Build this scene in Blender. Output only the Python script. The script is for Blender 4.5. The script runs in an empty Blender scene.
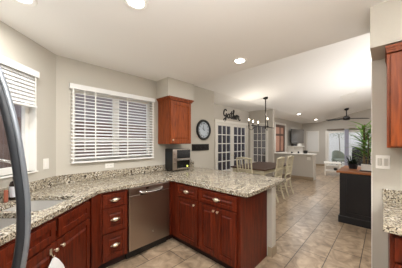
import bpy, bmesh, math, random
from mathutils import Vector, Matrix
PI = math.pi
random.seed(7)
S = bpy.context.scene
COL = S.collection

# ------------------------------------------------------------------ camera
F_PX, PSI, EYE, HORIZON = 191.4, 0.764, 1.422, 141.8
cd = bpy.data.cameras.new('camera'); cam = bpy.data.objects.new('camera', cd); COL.objects.link(cam)
cam.location = (0, 0, EYE); cam.rotation_euler = (PI/2, 0, PSI - PI/2)
cd.sensor_width = 36.0; cd.lens = F_PX/402*36; cd.shift_y = (HORIZON-134)/402; cd.clip_start = .02
S.camera = cam

# ------------------------------------------------------------------ world, exposure
w = bpy.data.worlds.new('world'); S.world = w; w.use_nodes = True
wn = w.node_tree.nodes; bg = wn['Background']
bg.inputs[0].default_value = (.84, .90, 1.0, 1); bg.inputs[1].default_value = 1.9
S.view_settings.view_transform = 'Standard'; S.view_settings.look = 'None'
S.view_settings.exposure = 0.28; S.view_settings.gamma = 1; S.view_settings.use_curve_mapping = False
try: S.cycles.max_bounces = 10; S.cycles.diffuse_bounces = 6; S.cycles.use_denoising = True
except Exception: pass
CAN_W = 15.0        # watts of one kitchen downlight
CAN_W_FAR = 20.0

def area_light(name, loc, rot, size, watts, color=(1, .95, .88), shape='DISK', sy=None):
    l = bpy.data.lights.new(name, 'AREA'); l.shape = shape; l.size = size
    if sy: l.size_y = sy
    l.energy = watts; l.color = color
    o = bpy.data.objects.new(name, l); COL.objects.link(o); o.location = loc; o.rotation_euler = rot
    return o
# added unseen fill lights pointing up, to brighten the kitchen and living room ceilings
area_light('fill_uplight', (-.15, -.2, 1.85), (PI, 0, 0), 1.1, 84, (1, .98, .96))
area_light('fill_uplight_living', (6.4, -1.6, 1.0), (PI, 0, 0), 3.0, 165, (1, .98, .96))

# ------------------------------------------------------------------ materials
def srgb(r, g, b):
    f = lambda c: (c/255/12.92) if c <= 10 else ((c/255+.055)/1.055)**2.4
    return (f(r), f(g), f(b), 1)
def newmat(name):
    m = bpy.data.materials.new(name); m.use_nodes = True
    nt = m.node_tree; return m, nt, nt.nodes, nt.links, nt.nodes['Principled BSDF']
def pm(name, col, rough=.5, metal=0., bump=0., scale=40., var=.06, spec=.5, coat=0.):
    m, nt, N, L, b = newmat(name)
    if 'brushed' in name: b.inputs['Anisotropic'].default_value = .75
    tc = N.new('ShaderNodeTexCoord'); no = N.new('ShaderNodeTexNoise'); no.inputs['Scale'].default_value = scale
    no.inputs['Detail'].default_value = 4
    L.new(tc.outputs['Object'], no.inputs['Vector'])
    mx = N.new('ShaderNodeMix'); mx.data_type = 'RGBA'
    mx.inputs[6].default_value = tuple(c*(1-var) for c in col[:3])+(1,)
    mx.inputs[7].default_value = tuple(min(1, c*(1+var)) for c in col[:3])+(1,)
    L.new(no.outputs['Fac'], mx.inputs[0]); L.new(mx.outputs[2], b.inputs['Base Color'])
    b.inputs['Roughness'].default_value = rough; b.inputs['Metallic'].default_value = metal
    b.inputs['Specular IOR Level'].default_value = spec; b.inputs['Coat Weight'].default_value = coat
    if bump:
        bp = N.new('ShaderNodeBump'); bp.inputs['Strength'].default_value = bump; bp.inputs['Distance'].default_value = .002
        L.new(no.outputs['Fac'], bp.inputs['Height']); L.new(bp.outputs[0], b.inputs['Normal'])
    return m
def wood(name, dark, light, rough=.4, scale=3.0, coat=.0, axis='Z'):
    m, nt, N, L, b = newmat(name)
    tc = N.new('ShaderNodeTexCoord'); mp = N.new('ShaderNodeMapping')
    mp.inputs['Scale'].default_value = (14, 14, 1.4) if axis == 'Z' else ((1.4, 14, 14) if axis == 'X' else (14, 1.4, 14))
    no = N.new('ShaderNodeTexNoise'); no.inputs['Scale'].default_value = scale; no.inputs['Detail'].default_value = 5
    no.inputs['Distortion'].default_value = .6
    cr = N.new('ShaderNodeValToRGB'); cr.color_ramp.elements[0].position = .3; cr.color_ramp.elements[1].position = .72
    cr.color_ramp.elements[0].color = dark; cr.color_ramp.elements[1].color = light
    L.new(tc.outputs['Object'], mp.inputs[0]); L.new(mp.outputs[0], no.inputs['Vector'])
    L.new(no.outputs['Fac'], cr.inputs[0]); L.new(cr.outputs[0], b.inputs['Base Color'])
    b.inputs['Roughness'].default_value = rough; b.inputs['Coat Weight'].default_value = coat; b.inputs['Specular IOR Level'].default_value = .3
    return m
def granite(name):
    m, nt, N, L, b = newmat(name)
    tc = N.new('ShaderNodeTexCoord')
    v1 = N.new('ShaderNodeTexVoronoi'); v1.inputs['Scale'].default_value = 85
    v2 = N.new('ShaderNodeTexVoronoi'); v2.inputs['Scale'].default_value = 150
    n1 = N.new('ShaderNodeTexNoise'); n1.inputs['Scale'].default_value = 9; n1.inputs['Detail'].default_value = 6
    for x in (v1, v2, n1): L.new(tc.outputs['Object'], x.inputs['Vector'])
    c1 = N.new('ShaderNodeValToRGB'); e = c1.color_ramp; e.interpolation = 'CONSTANT'
    e.elements[0].position = 0; e.elements[0].color = srgb(40, 34, 30)
    e.elements[1].position = .2; e.elements[1].color = srgb(106, 90, 72)
    for p, c in ((.38, (162, 151, 131)), (.58, (193, 184, 165)), (.74, (118, 110, 97)), (.86, (212, 207, 195))):
        q = e.elements.new(p); q.color = srgb(*c)
    sp = N.new('ShaderNodeSeparateColor'); L.new(v1.outputs['Color'], sp.inputs[0]); L.new(sp.outputs[0], c1.inputs[0])
    c2 = N.new('ShaderNodeValToRGB'); e = c2.color_ramp; e.interpolation = 'CONSTANT'
    e.elements[0].position = 0; e.elements[0].color = srgb(60, 52, 46)
    e.elements[1].position = .22; e.elements[1].color = srgb(168, 156, 134)
    for p, c in ((.44, (186, 178, 161)), (.64, (104, 94, 81)), (.80, (180, 172, 152))):
        q = e.elements.new(p); q.color = srgb(*c)
    s2 = N.new('ShaderNodeSeparateColor'); L.new(v2.outputs['Color'], s2.inputs[0]); L.new(s2.outputs[1], c2.inputs[0])
    mx = N.new('ShaderNodeMix'); mx.data_type = 'RGBA'
    r = N.new('ShaderNodeValToRGB'); r.color_ramp.elements[0].position = .42; r.color_ramp.elements[1].position = .58
    L.new(n1.outputs['Fac'], r.inputs[0]); L.new(r.outputs[0], mx.inputs[0])
    L.new(c1.outputs[0], mx.inputs[6]); L.new(c2.outputs[0], mx.inputs[7]); L.new(mx.outputs[2], b.inputs['Base Color'])
    b.inputs['Roughness'].default_value = .16
    return m
def tile(name):
    m, nt, N, L, b = newmat(name)
    tc = N.new('ShaderNodeTexCoord'); mp = N.new('ShaderNodeMapping')
    mp.inputs['Location'].default_value = (-.0, .10, 0)
    L.new(tc.outputs['Object'], mp.inputs[0])
    bt = N.new('ShaderNodeTexBrick'); bt.offset = .5; bt.inputs['Scale'].default_value = 1
    bt.inputs['Brick Width'].default_value = .61; bt.inputs['Row Height'].default_value = .305
    bt.inputs['Mortar Size'].default_value = .005; bt.inputs['Mortar Smooth'].default_value = .2; bt.inputs['Bias'].default_value = -.2
    bt.inputs['Color1'].default_value = srgb(188, 168, 145); bt.inputs['Color2'].default_value = srgb(163, 144, 122)
    bt.inputs['Mortar'].default_value = srgb(84, 72, 60)
    L.new(mp.outputs[0], bt.inputs['Vector'])
    n1 = N.new('ShaderNodeTexNoise'); n1.inputs['Scale'].default_value = 7; n1.inputs['Detail'].default_value = 7; n1.inputs['Distortion'].default_value = 1.2
    L.new(tc.outputs['Object'], n1.inputs['Vector'])
    r = N.new('ShaderNodeValToRGB'); r.color_ramp.elements[0].position = .3; r.color_ramp.elements[1].position = .7
    r.color_ramp.elements[0].color = srgb(158, 148, 138); r.color_ramp.elements[1].color = srgb(255, 252, 247)
    L.new(n1.outputs['Fac'], r.inputs[0])
    mx = N.new('ShaderNodeMix'); mx.data_type = 'RGBA'; mx.blend_type = 'MULTIPLY'; mx.inputs[0].default_value = .9
    L.new(bt.outputs['Color'], mx.inputs[6]); L.new(r.outputs[0], mx.inputs[7]); L.new(mx.outputs[2], b.inputs['Base Color'])
    b.inputs['Roughness'].default_value = .33
    bp = N.new('ShaderNodeBump'); bp.inputs['Strength'].default_value = .25; bp.inputs['Distance'].default_value = .002; bp.invert = True
    L.new(bt.outputs['Fac'], bp.inputs['Height']); L.new(bp.outputs[0], b.inputs['Normal'])
    return m
def emit(name, col, s):
    m, nt, N, L, b = newmat(name)
    b.inputs['Base Color'].default_value = col; b.inputs['Emission Color'].default_value = col; b.inputs['Emission Strength'].default_value = s
    return m
def glassmat(name, tint=(1, 1, 1, 1), refl=.12):
    m, nt, N, L, b = newmat(name)
    N.remove(b); out = N['Material Output']
    t = N.new('ShaderNodeBsdfTransparent'); t.inputs[0].default_value = tint
    g = N.new('ShaderNodeBsdfGlossy'); g.inputs['Roughness'].default_value = .02
    lw = N.new('ShaderNodeLayerWeight'); lw.inputs['Blend'].default_value = .5
    pw = N.new('ShaderNodeMath'); pw.operation = 'POWER'; pw.inputs[1].default_value = 4; L.new(lw.outputs['Facing'], pw.inputs[0])
    fr = N.new('ShaderNodeMath'); fr.operation = 'MULTIPLY_ADD'; fr.inputs[1].default_value = .4; fr.inputs[2].default_value = .03; L.new(pw.outputs[0], fr.inputs[0])
    mx = N.new('ShaderNodeMixShader'); L.new(fr.outputs[0], mx.inputs[0]); L.new(t.outputs[0], mx.inputs[1]); L.new(g.outputs[0], mx.inputs[2])
    L.new(mx.outputs[0], out.inputs[0]); return m

M = dict(
 wall=pm('wall_paint', srgb(190, 185, 174), .85, bump=.15, scale=120, var=.02),
 wall2=pm('wall_paint_living', srgb(192, 187, 179), .85, bump=.15, scale=120, var=.02),
 ceil=pm('ceiling_paint', srgb(238, 237, 234), .9, bump=.3, scale=180, var=.015),
 trim=pm('white_trim_paint', srgb(232, 230, 224), .45, var=.01),
 blind=pm('white_blind_slat', srgb(226, 226, 224), .5, var=.01),
 base=pm('tan_base_tile', srgb(160, 142, 118), .4, scale=18, var=.12),
 floor=tile('travertine_plank_tile'), granite=granite('speckled_granite'),
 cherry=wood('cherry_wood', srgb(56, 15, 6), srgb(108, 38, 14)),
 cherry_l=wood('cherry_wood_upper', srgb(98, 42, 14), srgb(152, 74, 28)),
 
 gap=pm('dark_wood_inside', srgb(38, 16, 10), .7),
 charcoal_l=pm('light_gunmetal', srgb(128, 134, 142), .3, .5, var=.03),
 steel=pm('brushed_steel', srgb(172, 160, 150), .3, 1., scale=200, var=.05),
 steel_l=pm('sink_steel', srgb(206, 204, 200), .42, .55, scale=120, var=.04),
 chrome=pm('chrome', srgb(205, 205, 205), .12, 1., var=.01),
 brass=pm('satin_nickel', srgb(226, 216, 192), .3, .8, var=.03),
 black=pm('black_plastic', srgb(20, 20, 21), .35, var=.05),
 iron=pm('dark_bronze_iron', srgb(36, 32, 30), .45, .6, var=.08),
 charcoal=pm('charcoal_gunmetal', srgb(34, 38, 44), .4, .1, var=.04),
 white=pm('white_plastic', srgb(236, 234, 228), .4, var=.01),
 rocker=pm('ivory_switch', srgb(196, 192, 184), .4),
 glass=glassmat('window_glass'), smoked=glassmat('grey_tinted_glass', (.55, .56, .6, 1)),
 darkglass=pm('dark_oven_glass', srgb(14, 13, 13), .25, var=.05),
 navy=pm('navy_black_paint', srgb(22, 22, 27), .4, var=.04),
 butcher=wood('island_wood_top', srgb(128, 76, 44), srgb(172, 112, 70), axis='Y'),
 tabletop=wood('dark_walnut', srgb(62, 44, 36), srgb(92, 68, 56), axis='X'),
 cream=pm('antique_cream_paint', srgb(206, 198, 172), .5, scale=25, var=.12),
 bluecush=pm('seat_fabric', srgb(120, 104, 88), .9, bump=.4, scale=300),
 leaf=pm('green_leaf', srgb(140, 180, 90), .45, scale=30, var=.35),
 leaf_p=pm('pale_leaf', srgb(170, 178, 150), .6, scale=30, var=.25),
 leaf_d=pm('dark_green_leaf', srgb(44, 66, 40), .5, scale=30, var=.35),
 soil=pm('potting_soil', srgb(48, 36, 28), .95, bump=1, scale=90),
 stem=pm('plant_cane', srgb(120, 100, 70), .8),
 ceramic=pm('white_ceramic', srgb(232, 230, 226), .25, var=.01),
 pinkwood=wood('pinkish_wood_panel', srgb(176, 128, 108), srgb(208, 162, 142), coat=0),
 brownframe=pm('brown_wood_frame', srgb(92, 66, 52), .5),
 tv=pm('television_screen', srgb(92, 88, 84), .12, var=.02),
 face=pm('clock_face', srgb(184, 194, 204), .4, var=.01),
 amber=pm('dark_amber_soap', srgb(34, 22, 18), .2), orange=pm('orange_sponge', srgb(150, 84, 62), .8),
 label=pm('pale_label', srgb(214, 218, 224), .6), yellow=emit('lit_display', (.8, .9, .15, 1), 1.2),
 towel=pm('white_terry', srgb(226, 228, 230), .95, bump=.8, scale=200),
 fence=wood('weathered_fence', srgb(96, 78, 70), srgb(126, 104, 94), coat=0, rough=.8),
 houseskin=pm('house_render', srgb(118, 108, 106), .9, bump=.5, scale=60),
 stucco=pm('pale_stucco', srgb(232, 230, 226), .9, bump=.5, scale=60),
 ground=pm('concrete_patio', srgb(170, 164, 154), .9, scale=8, var=.1),
 wicker=pm('grey_green_wicker', srgb(150, 156, 142), .8, bump=.8, scale=90, var=.15),
 can=emit('lamp_lens', (1, .96, .9, 1), 9.0), can_cool=emit('skylight_lens', (.86, .9, 1, 1), .6),
 bulb=emit('candle_bulb', (1, .88, .68, 1), 7.0),
 header=pm('taupe_shade_cassette', srgb(116, 104, 92), .6), bluegrey=pm('folded_sheer_curtain', srgb(170, 172, 190), .8),
)

# ------------------------------------------------------------------ helpers
def B(): return bmesh.new()
def bx(bm, x0, x1, y0, y1, z0, z1, bev=0.):
    t = bmesh.new(); bmesh.ops.create_cube(t, size=1)
    for v in t.verts: v.co = Vector(((x0+x1)/2+v.co.x*(x1-x0), (y0+y1)/2+v.co.y*(y1-y0), (z0+z1)/2+v.co.z*(z1-z0)))
    if bev: bmesh.ops.bevel(t, geom=t.edges[:], offset=bev, segments=2, profile=.5, affect='EDGES')
    merge(bm, t); return bm
def merge(bm, t, mat=None):
    if mat is not None: bmesh.ops.transform(t, matrix=mat, verts=t.verts[:])
    me = bpy.data.meshes.new('t'); t.to_mesh(me); t.free(); bm.from_mesh(me); bpy.data.meshes.remove(me)
def cyl(bm, p, q, r, r2=None, n=20, caps=True):
    p, q = Vector(p), Vector(q); d = q-p; t = bmesh.new()
    bmesh.ops.create_cone(t, cap_ends=caps, segments=n, radius1=r, radius2=r if r2 is None else r2, depth=d.length)
    merge(bm, t, Matrix.Translation((p+q)/2) @ d.to_track_quat('Z', 'Y').to_matrix().to_4x4()); return bm
def sph(bm, c, r, sc=(1, 1, 1), n=16):
    t = bmesh.new(); bmesh.ops.create_uvsphere(t, u_segments=n, v_segments=max(6, n//2), radius=r)
    merge(bm, t, Matrix.Translation(c) @ Matrix.Diagonal((*sc, 1))); return bm
def lathe(bm, prof, c=(0, 0, 0), n=28, axis='Z'):
    t = bmesh.new(); rings = []
    for r, z in prof:
        rings.append([t.verts.new((r*math.cos(2*PI*i/n), r*math.sin(2*PI*i/n), z)) for i in range(n)])
    for a, b in zip(rings, rings[1:]):
        for i in range(n): t.faces.new((a[i], a[(i+1) % n], b[(i+1) % n], b[i]))
    if prof[0][0] > 1e-4: t.faces.new(rings[0][::-1])
    if prof[-1][0] > 1e-4: t.faces.new(rings[-1])
    bmesh.ops.remove_doubles(t, verts=t.verts[:], dist=1e-5)
    bmesh.ops.recalc_face_normals(t, faces=t.faces[:])
    m = Matrix.Translation(c)
    if axis == 'Y': m = m @ Matrix.Rotation(PI/2, 4, 'X')      # +z profile -> -y
    merge(bm, t, m); return bm
def tube(bm, pts, r, n=10, flat=None):
    pts = [Vector(p) for p in pts]; t = bmesh.new(); rings = []
    rr = r if isinstance(r, (list, tuple)) else [r]*len(pts)
    up = None
    for i, p in enumerate(pts):
        d = (pts[min(i+1, len(pts)-1)]-pts[max(i-1, 0)]).normalized()
        if up is None:
            up = Vector((0, 0, 1)) if abs(d.z) < .9 else Vector((1, 0, 0))
        a = d.cross(up).normalized(); b2 = a.cross(d).normalized(); up = b2
        rings.append([t.verts.new(p+a*rr[i]*math.cos(2*PI*k/n)+b2*rr[i]*math.sin(2*PI*k/n)*(flat or 1)) for k in range(n)])
    for a, b in zip(rings, rings[1:]):
        for k in range(n): t.faces.new((a[k], a[(k+1) % n], b[(k+1) % n], b[k]))
    t.faces.new(rings[0][::-1]); t.faces.new(rings[-1])
    bmesh.ops.recalc_face_normals(t, faces=t.faces[:]); merge(bm, t); return bm
def curve_pts(P, n=8):
    P = [Vector(p) for p in P]; out = []
    for i in range(len(P)-1):
        a, b, c, d = P[max(i-1, 0)], P[i], P[i+1], P[min(i+2, len(P)-1)]
        for k in range(n):
            u = k/n; out.append(.5*((2*b)+(c-a)*u+(2*a-5*b+4*c-d)*u*u+(-a+3*b-3*c+d)*u**3))
    out.append(P[-1]); return out
def obj(name, bm, mat, parent=None, smooth=False, **props):
    me = bpy.data.meshes.new(name)
    if smooth:
        for f in bm.faces: f.smooth = True
    bm.to_mesh(me); bm.free()
    me.materials.append(M[mat] if isinstance(mat, str) else mat)
    if smooth:
        try: me.set_sharp_from_angle(angle=math.radians(40))
        except Exception: pass
    o = bpy.data.objects.new(name, me); COL.objects.link(o)
    if parent: o.parent = parent
    for k, v in props.items(): o[k] = v
    return o
def tag(o, label, cat, group=None):
    o['label'] = label; o['category'] = cat
    if group: o['group'] = group
    return o
def thing(name, label, cat, loc=(0, 0, 0), rz=0., group=None):
    o = bpy.data.objects.new(name, None); COL.objects.link(o); o.empty_display_size = .1
    o.location = loc; o.rotation_euler = (0, 0, rz); return tag(o, label, cat, group)
def struct(name, bm, mat, parent=None):
    o = obj(name, bm, mat, parent)
    if not parent: o['kind'] = 'structure'
    return o
def sempty(name, loc=(0, 0, 0), rz=0.):
    o = bpy.data.objects.new(name, None); COL.objects.link(o); o.location = loc; o.rotation_euler = (0, 0, rz)
    o['kind'] = 'structure'; return o
def copy_tree(o, parent=None):
    kids = list(o.children)
    c = o.copy(); COL.objects.link(c)
    if parent: c.parent = parent
    for k in kids: copy_tree(k, c)
    return c
def poly_prism(bm, outer, holes, z0, z1):
    t = bmesh.new(); ed = []
    for loop in [outer]+holes:
        vs = [t.verts.new((x, y, z1)) for x, y in loop]
        ed += [t.edges.new((vs[i], vs[(i+1) % len(vs)])) for i in range(len(vs))]
    bmesh.ops.triangle_fill(t, edges=ed, use_beauty=True)
    bmesh.ops.recalc_face_normals(t, faces=t.faces[:])
    r = bmesh.ops.extrude_face_region(t, geom=t.faces[:])
    for v in r['geom']:
        if isinstance(v, bmesh.types.BMVert): v.co.z = z0
    bmesh.ops.recalc_face_normals(t, faces=t.faces[:]); merge(bm, t); return bm
def wall_seg(name, p, q, thick, z0, z1, mat, openings=(), parent=None):
    """wall from p to q; local x along it, local y away from the room; one mesh of blocks around its openings"""
    p, q = Vector(p), Vector(q); L_ = (q-p).length; bm = B(); x = 0
    for (a, b, c, d) in sorted(openings):
        if a > x: bx(bm, x, a, 0, thick, z0, z1)
        if c > z0: bx(bm, a, b, 0, thick, z0, c)
        if d < z1: bx(bm, a, b, 0, thick, d, z1)
        x = b
    if x < L_: bx(bm, x, L_, 0, thick, z0, z1)
    o = struct(name, bm, mat, parent); o.location = (p.x, p.y, 0); o.rotation_euler = (0, 0, math.atan2(q.y-p.y, q.x-p.x)); return o

CZ = 2.46          # kitchen ceiling
DZ = 2.58          # dining nook ceiling
YB = 2.83          # kitchen back wall
YN = 3.77          # nook back wall
XF = 13.2          # far wall
R2 = math.sqrt(.5)

# ================================================================== STRUCTURE
struct('floor', bx(B(), -3.5, 13.35, -4.6, 4.0, -.05, 0), 'floor')
# kitchen ceiling
struct('ceiling_kitchen', bx(B(), -3.5, 2.425, -3.2, 2.95, CZ, CZ+.1), 'ceil')
struct('wall_gable', bx(B(), 2.345, 2.425, -3.2, YB, CZ+.1, CZ+1.65), 'ceil')
struct('ceiling_dining', bx(B(), 2.425, XF+.1, YB, YN+.1, DZ, DZ+.1), 'ceil')
bm = B(); t = bmesh.new(); k = .24; y1 = -4.6
zt = DZ+k*(YB-y1)
for X in (2.425, XF+.1):
    for (y, z) in ((YB, DZ), (y1, zt), (y1, zt+.1), (YB, DZ+.1)): t.verts.new((X, y, z))
t.verts.ensure_lookup_table(); v = t.verts
for f in ((0, 1, 2, 3), (4, 7, 6, 5), (0, 4, 5, 1), (1, 5, 6, 2), (2, 6, 7, 3), (3, 7, 4, 0)): t.faces.new([v[i] for i in f])
bmesh.ops.recalc_face_normals(t, faces=t.faces[:]); merge(bm, t); struct('ceiling_vault', bm, 'ceil')

# window wall of the kitchen (holds window 1)
WX0, WX1, WZ0, WZ1 = .62, 1.755, 1.17, 2.10
wall_seg('wall_back', (.30, YB), (3.386, YB), .12, 0, DZ+.1, 'wall', [(WX0-.30, WX1-.30, WZ0, WZ1)])
wall_seg('wall_nook_side', (3.386, YB+.12), (3.386, YN), .12, 0, DZ+.05, 'wall').location = (3.386, YB+.12, 0)
# diagonal sink wall: local x runs from the near end to the corner
C0 = Vector((.452, YB)); UD = Vector((-R2, -R2)); NI = Vector((R2, -R2))
p_near = C0+UD*3.9
S0, S1 = 0.275, 1.55       # window in the sink wall, distance from the corner
wall_seg('wall_left', p_near, C0, .12, 0, CZ+.05, 'wall', [(3.9-S1, 3.9-S0, 1.12, 2.09)])
# walls behind the camera
wall_seg('wall_rear', (2.42, -3.1), (p_near.x, -3.1), .12, 0, CZ+.05, 'wall')
wall_seg('wall_rear_left', (p_near.x, -3.1), (p_near.x, p_near.y), .12, 0, CZ+.05, 'wall')
# right wall with soffit
struct('wall_right', bx(B(), 2.30, 2.42, -3.1, .08, 0, CZ), 'wall')
struct('wall_soffit_right', bx(B(), 1.97, 2.30, -3.1, .08, 2.144, CZ), 'wall')
struct('wall_soffit_back', bx(B(), 1.846, 2.425, 2.50, YB, 2.165, CZ), 'wall')
struct('wall_living_rear', bx(B(), 2.42, XF+.1, -4.6, -4.48, 0, 4.5), 'wall2')
struct('wall_living_side', bx(B(), 2.42, 2.54, -4.48, -3.1, 0, 4.5), 'wall2')
# half wall behind the peninsula cabinets
struct('wall_half', bx(B(), 2.306, 2.42, 1.0, YB, 0, .874), 'wall')
bm = B(); bx(bm, 2.298, 2.428, .992, 1.0, 0, .115); bx(bm, 2.42, 2.43, .992, YB, 0, .115); bx(bm, 2.296, 2.306, .992, 1.05, 0, .115)
struct('baseboard_half_wall', bm, 'base')
# nook back wall with french doors and window 2 wall
FD0, FD1 = 4.62, 6.44
wall_seg('wall_nook', (3.386, YN), (6.6, YN), .12, 0, DZ+.05, 'wall2', [(FD0-3.386, FD1-3.386, 0, 2.05)])
wall_seg('wall_nook_right', (6.6, YN), (6.6, YB), .12, 0, DZ+.05, 'wall2', [(YN-3.64, YN-3.06, .62, 2.05)])
wall_seg('wall_living_left', (6.72, YN), (XF, YN), .12, 0, DZ+.05, 'wall2', [(9.05-6.72, 10.30-6.72, .90, 2.27)])
# far wall
wall_seg('wall_far', (XF, YN+.1), (XF, -4.6), .12, 0, 4.5, 'wall2', [(YN+.1-3.47, YN+.1-2.88, .86, 2.03), (YN+.1-2.40, YN+.1-.45, 0, 2.05)])
bm = B(); bx(bm, XF-.012, XF, 2.47, YN, 0, .10); bx(bm, XF-.012, XF, -4.4, .38, 0, .10)
struct('baseboard_far', bm, 'base')
struct('baseboard_right', bx(B(), 2.42, 2.43, -3.1, .08, 0, .10), 'base')
struct('trim_corner_bead', bx(B(), 2.293, 2.427, .078, .084, 0, 2.144), 'trim')

# outside: ground, fence, patio wall
struct('ground', bx(B(), -8, 24, -8, 12, -.2, -.06), 'ground')
bm = B()
for i in range(130):
    x = -12+i*.145; bx(bm, x, x+.138, 6.2+.01*(i % 2), 6.23+.01*(i % 2), -.06, 2.0)
tag(obj('garden_fence', bm, 'fence'), 'weathered brown board fence outside behind the kitchen window', 'fence')
bm = B(); bx(bm, 4.0, 13.0, 5.9, 6.0, -.06, 2.9)
tag(obj('garden_wall', bm, 'houseskin'), 'dull grey garden wall seen through the french door panes', 'wall')
nb = thing('neighbour_house', 'pinkish grey house wall rising behind the board fence', 'house', (-1, 9.5, -.0595))
obj('wall', bx(B(), -14, 13, 0, .3, 0, 5.2), 'houseskin', nb)
obj('eave', bx(B(), -14.2, 13.2, -.5, .4, 5.2, 5.4), 'brownframe', nb)
bm = B(); bx(bm, 16.6, 16.7, -3, 6, -.06, 3.4)
tag(obj('patio_wall', bm, 'stucco'), 'pale patio wall outside beyond the sliding glass door', 'wall')

# ------------------------------------------------------------------ windows
def grid_frame(bm, x0, x1, z0, z1, nx, nz, y, fw=.05, mw=.018, d=.035):
    bx(bm, x0, x0+fw, y-d/2, y+d/2, z0, z1); bx(bm, x1-fw, x1, y-d/2, y+d/2, z0, z1)
    bx(bm, x0+fw, x1-fw, y-d/2, y+d/2, z0, z0+fw); bx(bm, x0+fw, x1-fw, y-d/2, y+d/2, z1-fw, z1)
    for i in range(1, nx):
        x = x0+fw+(x1-x0-2*fw)*i/nx; bx(bm, x-mw/2, x+mw/2, y-d/3, y+d/3, z0+fw, z1-fw)
    for i in range(1, nz):
        z = z0+fw+(z1-z0-2*fw)*i/nz; bx(bm, x0+fw, x1-fw, y-d/3.2, y+d/3.2, z-mw/2, z+mw/2)
# window 1 in the back wall
w1 = sempty('window_1', (0, YB, 0))
bm = B(); y = .085
for (a, b) in ((WX0, 1.19), (1.19, WX1)): grid_frame(bm, a, b, WZ0, WZ1, 1, 1, y, .045)
bx(bm, WX0+.03, WX1-.03, y-.025, y+.02, 1.415, 1.46)
obj('window_frame', bm, 'trim', w1)
obj('glass', bx(B(), WX0+.04, WX1-.04, y-.003, y+.003, WZ0+.04, WZ1-.04), 'glass', w1)
obj('window_sill', bx(B(), WX0-.01, WX1+.01, -.01, .06, WZ0-.015, WZ0, .003), 'trim', w1)
# window 2 in the sink wall
DIAG = math.atan2(-UD.y, -UD.x)     # local +x to the right, local +y into the wall
def dloc(s, wdist=0., z=0.): v = C0+UD*s+NI*wdist; return (v.x, v.y, z)
w2 = sempty('window_2', dloc(0), DIAG)
bm = B(); y = .085
grid_frame(bm, -S1, -S0, 1.12, 2.09, 2, 1, y, .06, .05)
for a in (-S1, -S0-.015): bx(bm, a, a+.015, .0, .07, 1.12, 2.09)
obj('window_frame', bm, 'trim', w2)
obj('glass', bx(B(), -S1+.05, -S0-.05, y-.003, y+.003, 1.17, 2.04), 'glass', w2)
obj('window_sill', bx(B(), -S1-.02, -S0+.0, -.02, .06, 1.105, 1.12, .003), 'trim', w2)

def blind(label, loc, rz, x0, x1, z0, z1, tilt, vh=.075, pitch=.043, stack=0, cord=None):
    t = thing('window_blind', label, 'window blind', loc, rz)
    bm = B(); bx(bm, x0-.012, x1+.012, -.062, -.05, z1-vh, z1, .003); bx(bm, x0-.012, x0, -.055, -.002, z1-vh, z1); bx(bm, x1, x1+.012, -.055, -.002, z1-vh, z1)
    obj('valance', bm, 'blind', t)
    obj('headrail', bx(B(), x0, x1, -.048, -.004, z1-.045, z1-.004), 'blind', t)
    bm = B(); z = z1-vh-.005; n = 0
    while z > z0+.03:
        s = bmesh.new(); bmesh.ops.create_cube(s, size=1)
        for v in s.verts: v.co = Vector((v.co.x*(x1-x0-.006), v.co.y*.046, v.co.z*.0028))
        merge(bm, s, Matrix.Translation(((x0+x1)/2, -.027, z)) @ Matrix.Rotation(tilt, 4, 'X')); z -= pitch; n += 1
    obj('slats', bm, 'blind', t)
    obj('bottom_rail', bx(B(), x0+.003, x1-.003, -.052, -.006, z0, z0+.022, .003), 'blind', t)
    for fx in (.02, .235, .61, .98):
        x = x0+(x1-x0)*fx; bm = B()
        bx(bm, x-.008, x+.008, -.0515, -.0505, z0+.02, z1-.05)
        obj('ladder_tape', bm, 'white', t)
    if cord: obj('tilt_wand', cyl(B(), (cord, -.066, z1-vh), (cord, -.066, z0+.14), .005, n=8), 'white', t)
    return t
blind('white slatted blind lowered over the wide kitchen window beside the cabinet', (0, YB, 0), 0, .594, 1.772, 1.150, 2.143, math.radians(22), vh=.062, cord=.74)
blind('white slatted blind half raised over the kitchen sink', dloc(0), DIAG, -1.56, -.325, 1.765, 2.14, math.radians(62), vh=.065, pitch=.036)

# french doors in the nook
dr = sempty('door_1', (0, YN, 0))
bm = B(); bx(bm, FD0-.07, FD0, -.02, .12, 0, 2.11); bx(bm, FD1, FD1+.07, -.02, .12, 0, 2.11); bx(bm, FD0-.09, FD1+.09, -.03, .12, 2.03, 2.12)
obj('door_casing', bm, 'trim', dr)
mid = 5.50
for a, b in ((FD0, mid-.002), (mid+.002, FD1)):
    bm = B(); y = .03
    bx(bm, a, a+.10, y-.02, y+.02, .01, 2.03); bx(bm, b-.10, b, y-.02, y+.02, .01, 2.03)
    bx(bm, a+.1, b-.1, y-.02, y+.02, .01, .50); bx(bm, a+.1, b-.1, y-.02, y+.02, 1.94, 2.03)
    for i in range(1, 3):
        x = a+.1+(b-a-.2)*i/3; bx(bm, x-.015, x+.015, y-.015, y+.015, .50, 1.94)
    for i in range(1, 5):
        z = .50+1.44*i/5; bx(bm, a+.1, b-.1, y-.014, y+.014, z-.015, z+.015)
    leaf = obj('door_leaf', bm, 'trim', dr)
    obj('glass', bx(B(), a+.09, b-.09, y-.003, y+.003, .49, 1.95), 'smoked', leaf)
    hx = b-.05 if a < 5 else a+.05
    bm = B(); cyl(bm, (hx, y-.02, .96), (hx, y-.06, .96), .012); cyl(bm, (hx-.05, y-.06, .96), (hx+.02, y-.06, .96), .008)
    obj('door_handle', bm, 'brass', leaf)
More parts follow.
